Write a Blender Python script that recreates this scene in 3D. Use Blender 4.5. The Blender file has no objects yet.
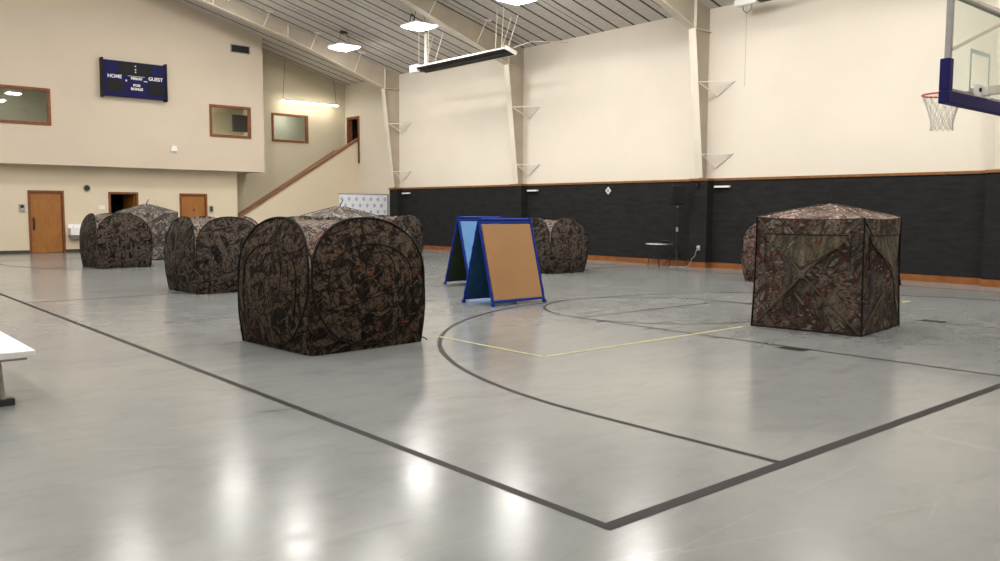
import bpy, bmesh, math, random
from mathutils import Vector, Matrix, noise
R = math.radians
SC = bpy.context.scene
COL = SC.collection
random.seed(7)

# ------------------------------------------------------------------ materials
class NT:
    def __init__(s, name):
        s.m = bpy.data.materials.new(name); s.m.use_nodes = True
        s.t = s.m.node_tree; s.n = s.t.nodes; s.l = s.t.links
        s.b = s.n['Principled BSDF']
    def node(s, typ, **kw):
        n = s.n.new(typ)
        for k, v in kw.items():
            if k.startswith('in_'):
                key = k[3:].replace('_', ' ')
                n.inputs[key].default_value = v
            else: setattr(n, k, v)
        return n
    def link(s, a, b): s.l.new(a, b)
    def coord(s, kind='Object', loc=(0,0,0), rot=(0,0,0), scale=(1,1,1)):
        t = s.node('ShaderNodeTexCoord'); m = s.node('ShaderNodeMapping')
        m.inputs['Location'].default_value = loc; m.inputs['Rotation'].default_value = rot; m.inputs['Scale'].default_value = scale
        s.link(t.outputs[kind], m.inputs['Vector']); return m.outputs[0]
    def mapping(s, vec, loc=(0,0,0), rot=(0,0,0), scale=(1,1,1)):
        m = s.node('ShaderNodeMapping')
        m.inputs['Location'].default_value = loc; m.inputs['Rotation'].default_value = rot; m.inputs['Scale'].default_value = scale
        s.link(vec, m.inputs['Vector']); return m.outputs[0]
    def noise(s, vec, scale, detail=4, rough=.55, dist=0):
        n = s.node('ShaderNodeTexNoise'); n.inputs['Scale'].default_value = scale; n.inputs['Detail'].default_value = detail
        n.inputs['Roughness'].default_value = rough; n.inputs['Distortion'].default_value = dist
        s.link(vec, n.inputs['Vector']); return n.outputs['Fac']
    def ramp(s, fac, stops, interp='LINEAR'):
        r = s.node('ShaderNodeValToRGB'); r.color_ramp.interpolation = interp
        e = r.color_ramp.elements
        while len(e) < len(stops): e.new(.5)
        for i, (p, c) in enumerate(stops):
            e[i].position = p
            e[i].color = (c, c, c, 1) if isinstance(c, (int, float)) else (*c, 1)
        s.link(fac, r.inputs[0]); return r.outputs[0]
    def mix(s, fac, a, b, mode='MIX'):
        m = s.node('ShaderNodeMix', data_type='RGBA', blend_type=mode)
        for sock, v in ((m.inputs[0], fac), (m.inputs[6], a), (m.inputs[7], b)):
            if isinstance(v, (int, float)): sock.default_value = v
            elif isinstance(v, tuple): sock.default_value = (*v, 1)
            else: s.link(v, sock)
        return m.outputs[2]
    def math(s, op, a, b=None):
        m = s.node('ShaderNodeMath', operation=op)
        for i, v in enumerate((a, b)):
            if v is None: continue
            if isinstance(v, (int, float)): m.inputs[i].default_value = v
            else: s.link(v, m.inputs[i])
        return m.outputs[0]
    def bump(s, h, strength=.3, dist=.01):
        b = s.node('ShaderNodeBump'); b.inputs['Strength'].default_value = strength; b.inputs['Distance'].default_value = dist
        s.link(h, b.inputs['Height']); s.link(b.outputs[0], s.b.inputs['Normal'])
    def set(s, color=None, rough=None, metal=None, **kw):
        if color is not None:
            if isinstance(color, tuple): s.b.inputs['Base Color'].default_value = (*color, 1)
            else: s.link(color, s.b.inputs['Base Color'])
        if rough is not None:
            if isinstance(rough, (int, float)): s.b.inputs['Roughness'].default_value = rough
            else: s.link(rough, s.b.inputs['Roughness'])
        if metal is not None: s.b.inputs['Metallic'].default_value = metal
        return s.m

def plain(name, c, rough=.6, metal=0, var=.12, scale=6, bump=0):
    t = NT(name); v = t.coord()
    n = t.noise(v, scale, 5)
    lo = tuple(x * (1 - var) for x in c); hi = tuple(min(1, x * (1 + var)) for x in c)
    col = t.ramp(n, [(.3, lo), (.7, hi)])
    if bump: t.bump(t.noise(v, scale * 12, 4), bump, .003)
    t.b.inputs['Specular IOR Level'].default_value = .5 if (metal or rough < .45 and max(c) > .05) else .14
    return t.set(col, rough, metal)

M = {}
M['cream'] = plain('cream_paint', (.755, .695, .60), .75, var=.035, scale=.5, bump=.05)
M['beige'] = plain('beige_paint', (.66, .57, .455), .75, var=.03, scale=.5, bump=.05)
M['khaki'] = plain('khaki_paint', (.62, .56, .415), .75, var=.03, scale=.5, bump=.05)
M['sand'] = plain('sand_paint', (.72, .625, .475), .75, var=.03, scale=.5, bump=.05)
M['steel'] = plain('painted_steel', (.72, .665, .57), .5, var=.05, scale=2)
M['steel_web'] = plain('painted_steel_web', (.45, .39, .31), .55, var=.08, scale=1.5)
M['white'] = plain('white_enamel', (.85, .84, .82), .4, var=.03)
M['white_dull'] = plain('white_plastic', (.75, .73, .70), .5, var=.04)
M['black'] = plain('black_plastic', (.012, .012, .013), .5)
M['blackmetal'] = plain('black_metal', (.02, .02, .021), .4, .3)
M['darkgrey'] = plain('dark_grey', (.05, .048, .045), .6)
M['chrome'] = plain('brushed_steel', (.6, .6, .6), .3, .9)
M['grey'] = plain('grey_metal', (.35, .34, .33), .5, .3)
M['navy'] = plain('navy_pad', (.014, .012, .10), .55)
M['board_blue'] = plain('navy_face', (.008, .007, .070), .5)
M['pipe_blue'] = plain('royal_blue_plastic', (.008, .030, .24), .5)
M['tan'] = plain('tan_board', (.36, .20, .092), .5, var=.05, scale=1.5)
M['teal'] = plain('deep_blue_board', (.018, .080, .19), .5)
M['sky'] = plain('light_blue_board', (.13, .29, .56), .5, var=.04)
M['green'] = plain('dark_green_board', (.035, .05, .022), .5)
M['red'] = plain('orange_red_steel', (.55, .05, .025), .4, .2)
M['net'] = plain('net_cord', (.62, .60, .55), .8)
M['wood_frame'] = plain('brown_stained_wood', (.22, .085, .038), .45, var=.25, scale=9)
M['cap'] = plain('handrail_wood', (.23, .105, .05), .4, var=.25, scale=9)
M['rail_wood'] = plain('oak_trim', (.25, .115, .04), .45, var=.2, scale=6)
M['base_wood'] = plain('orange_oak_base', (.24, .092, .030), .45, var=.25, scale=4)
M['dark_base'] = plain('dark_vinyl_base', (.07, .065, .06), .5)
M['dark_room'] = plain('unlit_paint', (.03, .028, .025), .9)
M['room'] = plain('office_paint', (.36, .35, .29), .8, var=.05)
M['tape'] = None

def door_wood():
    t = NT('orange_birch_veneer'); v = t.coord(scale=(6, 6, 1.1))
    n = t.noise(v, 3, 8, .6, .6)
    c = t.ramp(n, [(.25, (.27, .10, .018)), (.55, (.35, .14, .028)), (.8, (.42, .18, .04))])
    return t.set(c, .4)
M['door'] = door_wood()

def wainscot():
    t = NT('charcoal_carpet_panel'); v = t.coord()
    n = t.noise(t.mapping(v, scale=(1, .7, 3)), 3, 6, .7)
    c = t.ramp(n, [(.3, (.013, .0133, .0142)), (.72, (.026, .026, .0268))])
    t.bump(t.noise(v, 60, 3), .25, .004)
    t.b.inputs['Specular IOR Level'].default_value = .12
    return t.set(c, .85)
M['wainscot'] = wainscot()

def ceiling_mat():
    t = NT('ceiling_liner'); v = t.coord()
    sx = t.node('ShaderNodeSeparateXYZ'); t.link(v, sx.inputs[0])
    y = t.math('ADD', sx.outputs[1], 61 - 12.9 + .03)
    f = t.math('FRACT', t.math('DIVIDE', y, .61))
    seam = t.math('LESS_THAN', f, .135)
    f2 = t.math('FRACT', t.math('DIVIDE', t.math('ADD', y, .27), 3.05))
    seam2 = t.math('LESS_THAN', f2, .011)
    f3 = t.math('FRACT', t.math('DIVIDE', t.math('ADD', sx.outputs[0], 60), 1.52))
    seam3 = t.math('LESS_THAN', f3, .012)
    fine = t.noise(t.mapping(v, scale=(2.0, 1.2, 2)), 5, 7, .7)
    base = t.ramp(fine, [(.3, (.50, .475, .445)), (.7, (.66, .63, .59))])
    base = t.mix(t.math('MULTIPLY', seam3, .35), base, (.2, .18, .16))
    c = t.mix(t.math('MAXIMUM', seam, seam2), base, (.035, .028, .026))
    t.bump(t.math('ADD', fine, t.math('MULTIPLY', seam, -2)), .5, .02)
    return t.set(c, .65)
M['ceiling'] = ceiling_mat()

def floor_mat():
    t = NT('polished_concrete'); v = t.coord()
    big = t.noise(v, .35, 5, .6, .4)
    mid = t.noise(t.mapping(v, rot=(0, 0, .6), scale=(1, 2.2, 1)), 1.6, 8, .65, .8)
    fine = t.noise(v, 9, 8, .7)
    c = t.ramp(big, [(.3, (.222, .234, .235)), (.7, (.300, .304, .293))])
    c = t.mix(.38, c, t.ramp(mid, [(.28, (.64, .65, .655)), (.5, (.95, .95, .94)), (.75, (1, .99, .96))]), 'MULTIPLY')
    c = t.mix(.4, c, t.ramp(fine, [(.3, (.86, .86, .86)), (.7, (1, 1, 1))]), 'MULTIPLY')
    # scuffs and fine scratches worn into the coating
    vo = t.node('ShaderNodeTexVoronoi', feature='DISTANCE_TO_EDGE'); vo.inputs['Scale'].default_value = .8
    t.link(t.mapping(v, rot=(0, 0, .9), scale=(.35, 2.2, 1)), vo.inputs['Vector'])
    scr = t.math('MULTIPLY', t.math('LESS_THAN', vo.outputs['Distance'], .006), t.math('GREATER_THAN', t.noise(v, .9, 2), .56))
    c = t.mix(t.math('MULTIPLY', scr, .04), c, (.7, .7, .66))
    r = t.ramp(mid, [(.3, .15), (.7, .23)])
    h = t.math('ADD', t.math('MULTIPLY', t.noise(v, 5, 3), 1.0), t.math('MULTIPLY', t.noise(v, 28, 2), .05))
    t.bump(h, .028, .02)
    t.b.inputs['IOR'].default_value = 1.5
    t.b.inputs['Coat Weight'].default_value = .0
    t.b.inputs['Coat Roughness'].default_value = .12
    return t.set(c, r)
M['floor'] = floor_mat()

def tape_mat(name, c, wear, hole):
    t = NT(name); v = t.coord()
    n = t.noise(v, 7, 8, .75)
    col = t.mix(t.ramp(n, [(hole, 0.0), (hole + .08, 1.0)]), c, wear)
    t.b.inputs['Specular IOR Level'].default_value = .18
    return t.set(col, .5)
M['tape'] = tape_mat('dark_floor_paint', (.014, .012, .011), (.07, .066, .06), .66)
M['tape_thin'] = tape_mat('dark_thin_paint', (.018, .017, .017), (.10, .10, .095), .62)
M['tape_yellow'] = tape_mat('worn_yellow_paint', (.50, .45, .17), (.32, .32, .28), .50)
M['tape_faint'] = tape_mat('worn_grey_paint', (.15, .15, .145), (.30, .30, .29), .52)

def emit(name, c, s):
    t = NT(name); t.b.inputs['Emission Color'].default_value = (*c, 1); t.b.inputs['Emission Strength'].default_value = s
    n = t.noise(t.coord(), 3, 2); t.set(t.ramp(n, [(0, (.8, .8, .8)), (1, (.9, .9, .9))]), .5); return t.m
M['lamp'] = emit('lit_diffuser', (1.0, .965, .915), 66)
M['tube'] = emit('lit_tube', (1.0, .93, .78), 26)
M['office_lamp'] = emit('lit_office_panel', (1, .97, .9), 40)
M['led'] = emit('lit_dot', (1, 1, 1), 1.2)

def glass(name, tint, rough=.02):
    t = NT(name)
    n = t.noise(t.coord(), 2, 2)
    t.set(t.ramp(n, [(0, tint), (1, tuple(min(1, x*1.02) for x in tint))]), rough)
    t.b.inputs['Transmission Weight'].default_value = 1; t.b.inputs['IOR'].default_value = 1.45
    # thin pane: mix with plain transparency so rooms behind stay lit
    tr = t.node('ShaderNodeBsdfTransparent'); tr.inputs[0].default_value = (*tint, 1)
    gl = t.node('ShaderNodeBsdfGlossy'); gl.inputs['Roughness'].default_value = rough
    lw = t.node('ShaderNodeLayerWeight'); lw.inputs['Blend'].default_value = .3
    fz = t.math('ADD', .035, t.math('MULTIPLY', t.math('POWER', lw.outputs['Facing'], 4), .5))
    mx = t.node('ShaderNodeMixShader'); t.link(fz, mx.inputs[0]); t.link(tr.outputs[0], mx.inputs[1]); t.link(gl.outputs[0], mx.inputs[2])
    t.link(mx.outputs[0], t.n['Material Output'].inputs[0]); return t.m
M['glass'] = glass('window_glass', (.93, .95, .92))
M['board_glass'] = glass('backboard_glass', (.90, .935, .915))

def camo(name, base, stick, leaf, darkc, k=1.0, leafy=.62, logthr=.54, dark=.5, cr=1.0, trunk=None):
    """printed woodland fabric: bark ground, crossing logs and twigs, clustered leaves"""
    t = NT(name); uv = t.coord('UV', scale=(k, k, k))
    wn = t.node('ShaderNodeTexNoise'); wn.inputs['Scale'].default_value = 3.2; wn.inputs['Detail'].default_value = 3
    t.link(uv, wn.inputs['Vector'])
    va = t.node('ShaderNodeVectorMath', operation='MULTIPLY_ADD')
    t.link(wn.outputs['Color'], va.inputs[0]); va.inputs[1].default_value = (.16, .16, 0); t.link(uv, va.inputs[2])
    w = va.outputs[0]
    def rs(loc, rot, sc): return t.mapping(t.mapping(w, rot=(0, 0, rot)), loc=loc, scale=sc)
    g = t.noise(rs((0, 0, 0), .08, (3.4, 1, 1)), 2.6, 6, .62, .3)
    c = t.ramp(g, [(.34, darkc), (.45, base[0]), (.56, base[1]), (.70, base[2])])
    big = t.noise(t.mapping(uv, loc=(2, 3, 0)), 1.9, 3)
    c = t.mix(t.ramp(big, [(.40, dark), (.55, 0.)]), c, darkc)
    barkd = t.noise(rs((0, 0, 0), .78, (2, 14, 1)), 4, 5, .7)
    logc = t.ramp(barkd, [(.36, base[0]), (.50, base[2]), (.72, stick)])
    def cracks(rot, loc, sc, scale, wd):
        n = t.noise(rs(loc, rot, sc), scale, 2, .5)
        return t.ramp(t.math('ABSOLUTE', t.math('SUBTRACT', n, .5)), [(wd*.5, 1.), (wd, 0.)])
    def logs(rot, loc, thr, sc):
        n = t.noise(rs(loc, rot, sc), 1.5, 0, .3)
        return t.ramp(n, [(thr, 0.), (thr + .012, 1.)]), t.ramp(n, [(thr-.07, 0.), (thr-.015, .85)])
    for rot, loc, dt, sc in ((-.70, (3, 1, 0), 0, (1.1, 4.6, 1)), (.80, (7, 5, 0), .03, (1.1, 5, 1)), (1.5, (1, 9, 0), .04, (.8, 6, 1)), (-.25, (5, 4, 0), .08, (1, 7, 1))):
        lm_, sh_ = logs(rot, loc, logthr + dt, sc)
        c = t.mix(sh_, c, darkc); c = t.mix(lm_, c, logc)
    c = t.mix(t.math('MULTIPLY', cracks(.2, (0, 0, 0), (2.6, 1, 1), 3.2, .022), .85*cr), c, darkc)
    c = t.mix(t.math('MULTIPLY', cracks(-.9, (5, 2, 0), (3.4, .8, 1), 3.0, .018), .85*cr), c, darkc)
    c = t.mix(t.math('MULTIPLY', cracks(.95, (2, 6, 0), (4, .8, 1), 2.4, .011), .7*cr), c, stick)
    if trunk:
        n = t.noise(rs((3, 0, 0), .05, (1, .12, 1)), 5.5, 2, .4)
        c = t.mix(t.ramp(n, [(.585, 0.), (.60, .85)]), c, t.ramp(g, [(.4, tuple(x*.45 for x in trunk)), (.6, trunk)]))
        br = cracks(.75, (1, 2, 0), (2.6, .8, 1), 1.6, .020)
        c = t.mix(t.math('MULTIPLY', br, .95), c, darkc)
        br = cracks(-.55, (6, 2, 0), (2.6, .8, 1), 1.7, .014)
        c = t.mix(t.math('MULTIPLY', br, .9), c, tuple(x*.6 for x in leaf))
    # leaves
    vl = t.node('ShaderNodeTexVoronoi'); vl.inputs['Scale'].default_value = 19
    t.link(t.mapping(w, rot=(0, 0, .5), scale=(1, 1.7, 1)), vl.inputs['Vector'])
    sx = t.node('ShaderNodeSeparateXYZ'); t.link(vl.outputs['Color'], sx.inputs[0])
    clus = t.ramp(t.noise(uv, 3.0, 2), [(leafy - .04, 0.), (leafy + .01, 1.)])
    lm = t.math('MULTIPLY', t.math('LESS_THAN', vl.outputs['Distance'], .42), clus)
    c = t.mix(lm, c, t.ramp(sx.outputs[0], [(.2, leaf), (.55, tuple(x * .5 for x in leaf)), (.85, base[2])]))
    fine = t.noise(w, 22, 4, .7)
    c = t.mix(.6, c, t.ramp(fine, [(.32, .45), (.5, 1.), (.7, 1.5)]), 'MULTIPLY')
    t.bump(t.noise(uv, 7, 5, .6), .35, .03)
    t.b.inputs['Specular IOR Level'].default_value = .12
    return t.set(c, .85)

M['camo_dark'] = camo('dark_timber_camo', ((.018, .012, .008), (.036, .024, .016), (.075, .054, .037)), (.115, .087, .062), (.13, .042, .020), (.005, .0035, .003), 1.0, .60)
M['camo_far'] = camo('dark_twig_camo', ((.024, .017, .0135), (.046, .034, .027), (.085, .066, .053)), (.125, .100, .082), (.06, .034, .022), (.005, .004, .0035), 1.0, .70, .54, .4, .75)
M['camo_hub'] = camo('grey_olive_camo', ((.075, .060, .046), (.115, .095, .072), (.160, .138, .108)), (.215, .180, .145), (.085, .026, .019), (.030, .024, .021), .80, .50, .70, .45, .5, (.075, .070, .075))
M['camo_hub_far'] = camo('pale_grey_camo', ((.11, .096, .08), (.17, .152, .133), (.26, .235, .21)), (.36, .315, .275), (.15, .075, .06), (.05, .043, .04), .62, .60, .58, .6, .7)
M['camo_red'] = camo('reddish_camo', ((.045, .033, .026), (.08, .058, .045), (.13, .098, .078)), (.19, .14, .11), (.11, .033, .025), (.015, .011, .010), .8, .50)
M['camo_roof'] = camo('lit_roof_camo', ((.06, .045, .036), (.12, .095, .078), (.22, .18, .15)), (.30, .25, .21), (.22, .07, .05), (.02, .016, .013), 1.0, .56)  # pop-up roofs in brighter tones, the light on top painted in
M['piping'] = plain('black_piping', (.008, .007, .006), .6)
M['sleeve'] = plain('olive_seam_tape', (.085, .068, .050), .7, var=.4, scale=14)
M['flap'] = camo('olive_camo_flap', ((.060, .052, .034), (.095, .082, .056), (.135, .118, .083)), (.19, .16, .12), (.10, .03, .02), (.03, .025, .02), .80, .68, .74, .3, .4)  # flap print in somewhat darker, greener tones than the hub walls

# ------------------------------------------------------------------ mesh helpers
class MB:
    def __init__(s): s.bm = bmesh.new(); s.uv = s.bm.loops.layers.uv.new('UVMap')
    def box(s, x0, x1, y0, y1, z0, z1, bev=0, mat=None):
        vs = [s.bm.verts.new(Vector((x, y, z))) for x in (x0, x1) for y in (y0, y1) for z in (z0, z1)]
        fs = [s.bm.faces.new([vs[i] for i in q]) for q in ((0,1,3,2),(4,6,7,5),(0,4,5,1),(2,3,7,6),(0,2,6,4),(1,5,7,3))]
        if bev:
            es = list({e for f in fs for e in f.edges})
            r = bmesh.ops.bevel(s.bm, geom=es, offset=bev, segments=2, affect='EDGES', profile=.6)
            vs = list({v for f in r['faces'] for v in f.verts} | {v for v in vs if v.is_valid})
        if mat is not None:
            for v in vs:
                if v.is_valid: v.co = mat @ v.co
        return s
    def bar(s, a, b, w, h, up=(0, 0, 1)):
        a = Vector(a); b = Vector(b); d = (b - a); L = d.length; d.normalize()
        u = Vector(up); sx = d.cross(u)
        if sx.length < 1e-4: sx = d.cross(Vector((1, 0, 0)))
        sx.normalize(); u = sx.cross(d).normalized()
        m = Matrix((( d.x, sx.x, u.x, a.x), (d.y, sx.y, u.y, a.y), (d.z, sx.z, u.z, a.z), (0, 0, 0, 1)))
        return s.box(0, L, -w/2, w/2, -h/2, h/2, mat=m)
    def tube(s, pts, r, seg=8, closed=False, caps=True):
        pts = [Vector(p) for p in pts]; n = len(pts); rings = []
        rr = r if isinstance(r, (list, tuple)) else [r] * n
        prev = None
        for i, p in enumerate(pts):
            if closed: t = pts[(i+1) % n] - pts[i-1]
            else: t = pts[min(i+1, n-1)] - pts[max(i-1, 0)]
            t.normalize()
            if prev is None:
                a = t.cross(Vector((0, 0, 1)))
                if a.length < .1: a = t.cross(Vector((1, 0, 0)))
            else: a = prev - t * prev.dot(t)
            a.normalize(); prev = a; b = t.cross(a)
            rings.append([s.bm.verts.new(p + (a * math.cos(2*math.pi*k/seg) + b * math.sin(2*math.pi*k/seg)) * rr[i]) for k in range(seg)])
        for i in range(n if closed else n - 1):
            A, B = rings[i], rings[(i+1) % n]
            for k in range(seg): s.bm.faces.new((A[k], A[(k+1) % seg], B[(k+1) % seg], B[k]))
        if not closed and caps:
            s.bm.faces.new(rings[0][::-1]); s.bm.faces.new(rings[-1])
        return s
    def lathe(s, prof, c=(0,0,0), seg=24, mat=None):
        c = Vector(c); rings = []
        for r, z in prof:
            rings.append([s.bm.verts.new((c + Vector((r*math.cos(2*math.pi*k/seg), r*math.sin(2*math.pi*k/seg), z)))) for k in range(seg)])
        for A, B in zip(rings, rings[1:]):
            for k in range(seg): s.bm.faces.new((A[k], A[(k+1) % seg], B[(k+1) % seg], B[k]))
        if prof[0][0] > 0: s.bm.faces.new(rings[0][::-1])
        if prof[-1][0] > 0: s.bm.faces.new(rings[-1])
        if mat is not None:
            for rg in rings:
                for v in rg: v.co = mat @ v.co
        return s
    def prism(s, poly, y0, y1):
        """poly in XZ, extruded along Y"""
        a = [s.bm.verts.new((x, y0, z)) for x, z in poly]; b = [s.bm.verts.new((x, y1, z)) for x, z in poly]
        n = len(poly)
        s.bm.faces.new(a); s.bm.faces.new(b[::-1])
        for i in range(n): s.bm.faces.new((a[i], b[i], b[(i+1) % n], a[(i+1) % n]))
        return s
    def build(s, name, mat, parent=None, smooth=False, loc=None):
        bmesh.ops.recalc_face_normals(s.bm, faces=s.bm.faces)
        me = bpy.data.meshes.new(name); s.bm.to_mesh(me); s.bm.free()
        me.materials.append(mat)
        if smooth:
            for p in me.polygons: p.use_smooth = True
        o = bpy.data.objects.new(name, me); COL.objects.link(o)
        if parent: o.parent = parent
        if loc: o.location = loc
        return o

def tag(o, label=None, cat=None, group=None, kind=None):
    if label: o['label'] = label
    if cat: o['category'] = cat
    if group: o['group'] = group
    if kind: o['kind'] = kind
    return o
def thing(name, label, cat, loc=(0,0,0), rz=0, group=None, kind=None):
    o = bpy.data.objects.new(name, None); COL.objects.link(o); o.empty_display_size = .1
    o.location = loc; o.rotation_euler = (0, 0, rz)
    return tag(o, label, cat, group, kind)
def copy_tree(o, parent=None):
    c = o.copy(); COL.objects.link(c)
    if parent: c.parent = parent
    for ch in list(o.children): copy_tree(ch, c)
    return c
def struct(o): o['kind'] = 'structure'; return o

# ------------------------------------------------------------------ room dimensions
XW, XL, Y0, YB = 16.77, -10.8, -9.0, 33.2        # right wall, left wall, near wall, far end of rooms
YLOW, YBAL, YREC = 29.9, 29.3, 31.0              # lower wall, balcony front, stair back wall
ZS = 3.05; EAVE = 7.13; SL = .26; XR = 3.0
def roof(x): return EAVE + SL * (XW - max(x, 2*XR - x))

struct(MB().box(XL-.2, XW+1.6, Y0-.2, YB+.2, -.2, 0).build('floor', M['floor']))
FLOOR = bpy.data.objects['floor']
b = MB()
b.prism([(XW+1.6, roof(XW+1.6)), (XR, roof(XR)), (XR, roof(XR)+.15), (XW+1.6, roof(XW+1.6)+.15)], Y0-.2, YB+.2)
b.prism([(XR, roof(XR)), (2*XR-XW-.2, roof(2*XR-XW-.2)), (2*XR-XW-.2, roof(2*XR-XW-.2)+.15), (XR, roof(XR)+.15)], Y0-.2, YB+.2)
struct(b.build('ceiling', M['ceiling']))

def wall_x(name, x0, x1, y0, y1, zlo, zhi, holes, mat, breaks=()):
    """wall in an XZ plane, with rectangular holes; zhi may be a function of x"""
    xs = sorted({x0, x1, *breaks, *[h[0] for h in holes], *[h[1] for h in holes]}); bm = MB()
    for a, c in zip(xs, xs[1:]):
        m = (a + c) / 2
        hs = sorted([h for h in holes if h[0] < m < h[1]], key=lambda h: h[2])
        z = zlo; segs = []
        for h in hs:
            if h[2] > z: segs.append((z, h[2]))
            z = h[3]
        segs.append((z, None))
        for lo, hi in segs:
            ha = hi if hi is not None else (zhi(a) if callable(zhi) else zhi)
            hc = hi if hi is not None else (zhi(c) if callable(zhi) else zhi)
            bm.prism([(a, lo), (c, lo), (c, hc), (a, ha)], y0, y1)
    return struct(bm.build(name, mat))

# right wall with the stair-top doorway
b = MB()
for y0, y1, z0, z1 in ((Y0, 29.78, 0, EAVE), (29.78, 30.82, 0, 3.62), (29.78, 30.82, 5.70, EAVE), (30.82, YB, 0, EAVE)):
    b.box(XW, XW+.2, y0, y1, z0, z1+.04)
struct(b.build('wall_right', M['cream']))
struct(MB().box(XL-.2, XL, Y0, YB, 0, EAVE+.05).build('wall_left', M['cream']))
wall_x('wall_near', XL, XW, Y0-.2, Y0, 0, roof, [], M['cream'], (XR,))
W1 = (2.62, 4.27, 4.40, 5.60); W2 = (9.83, 11.46, 4.37, 5.56); W3 = (13.20, 14.88, 4.47, 5.64)
wall_x('wall_balcony', XL, 12.03, YBAL, YBAL+.12, ZS, roof, [W1, W2], M['beige'], (XR,))
struct(MB().box(XL, 12.03, YBAL+.12, YB, ZS, ZS+.12).build('trim_1', M['beige']))           # balcony slab, soffit below
struct(MB().prism([(11.93, ZS+.12), (12.03, ZS+.12), (12.03, roof(12.03)), (11.93, roof(11.93))], YBAL+.12, YREC).build('wall_balcony_side', M['beige']))
D1 = (3.60, 4.74, 0, 2.18); D2 = (6.22, 7.27, 0, 2.17); D3 = (8.80, 9.88, 0, 2.16)
wall_x('wall_back_lower', XL, 11.12, YLOW, YLOW+.12, 0, ZS, [D1, D2, D3], M['sand'])
def rz_(x): return 1.19 + .612 * (x - 11.13)
struct(MB().prism([(11.12, 0), (XW, 0), (XW, rz_(XW)), (11.12, rz_(11.12))], YLOW, YLOW+.12).build('wall_stair_side', M['sand']))
wall_x('wall_back_stair', 10.5, XW, YREC, YREC+.12, 0, roof, [W3], M['khaki'])
struct(MB().box(10.7, 10.8, YLOW+.12, YREC, 0, ZS).build('wall_stair_end', M['khaki']))
wall_x('wall_back_rooms', XL, XW+1.6, YB, YB+.15, 0, roof, [], M['room'], (XR,))
struct(MB().box(.5, .62, YBAL+.12, YB, ZS+.12, 6.3).build('wall_partition', M['room']))
b = MB(); b.box(XL, 11.93, YBAL+.12, YB, 6.2, 6.3); b.box(11.93, XW, YREC+.12, YB, 6.2, 6.3)
b.box(7.2, 7.3, YBAL+.12, YB, ZS+.12, 6.2)
struct(b.build('ceiling_rooms', M['room']))
# closets behind the doors, their darkness painted in as near-black walls
b = MB(); b.box(5.0, 8.4, 32.0, 32.1, 0, ZS); b.box(5.0, 5.1, YLOW+.12, 32, 0, ZS); b.box(8.4, 8.5, YLOW+.12, 32, 0, ZS)
struct(b.build('wall_closet', M['dark_room']))
b = MB(); b.box(XW+1.3, XW+1.4, 29.4, 31.2, 3.5, 6); b.box(XW+.2, XW+1.4, 29.3, 29.4, 3.5, 6); b.box(XW+.2, XW+1.4, 31.2, 31.3, 3.5, 6)
b.box(XW+.2, XW+1.4, 29.4, 31.2, 3.5, 3.6); b.box(XW+.2, XW+1.4, 29.4, 31.2, 5.9, 6)
struct(b.build('wall_closet_upper', M['dark_room']))

# stairs behind the sloping half wall
b = MB(); n = 20; x = 10.9; z = 0; dx = .275; dz = 3.6/n
for i in range(n):
    b.box(x, x+dx if i < n-1 else XW, YLOW+.12, YREC, 0 if i == 0 else z-.12, z+dz); x += dx; z += dz
struct(b.build('trim_2', M['darkgrey']))
struct(MB().prism([(11.121, rz_(11.12)-.01), (XW-.0, rz_(XW)-.01), (XW-.0, rz_(XW)+.10), (11.121, rz_(11.12)+.10)], YLOW-.06, YLOW+.2).build('trim_3', M['cap']))
# strip of stained skirt along the stair back wall
struct(MB().prism([(11.0, rz_(11.0)-.45), (16.2, rz_(16.2)-.42), (16.2, rz_(16.2)-.04), (11.0, rz_(11.0)-.10)], YREC-.03, YREC).build('trim_4', plain('stair_skirt', (.40, .28, .18), .6)))
o = MB()
pts = [(11.3, YREC-.10, rz_(11.3)-.16), (16.55, YREC-.10, rz_(16.55)-.16)]
hr = thing('handrail', 'brown wooden handrail on the wall behind the sloping stair wall', 'handrail', (13.5, YREC-.1, rz_(13.5)-.06))
off = Vector(hr.location)
m_ = MB(); m_.bar(Vector(pts[0])-off, Vector(pts[1])-off, .05, .085); m_.build('rail', M['cap'], hr)
for xx in (11.6, 13.6, 15.6):
    MB().box(xx-.02-off.x, xx+.02-off.x, YREC-.10-off.y, YREC-.001-off.y, rz_(xx)-.20-off.z, rz_(xx)-.16-off.z).build('bracket', M['grey'], hr)

# windows
def window(i, w, y, extra_hide=False):
    x0, x1, z0, z1 = w
    fr = MB(); t = .075
    for a in ((x0-.02, x1+.02, z1-t, z1+.02), (x0-.02, x1+.02, z0-.02, z0+t), (x0-.02, x0+t, z0+t, z1-t), (x1-t, x1+.02, z0+t, z1-t)):
        fr.box(a[0], a[1], y-.035, y+.1, a[2], a[3])
    o = struct(fr.build('window_%d' % i, M['wood_frame']))
    MB().box(x0+t, x1-t, y+.03, y+.04, z0+t, z1-t).build('glass', M['glass'], o)
window(1, W1, YBAL); window(2, W2, YBAL); window(3, W3, YREC)

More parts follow.
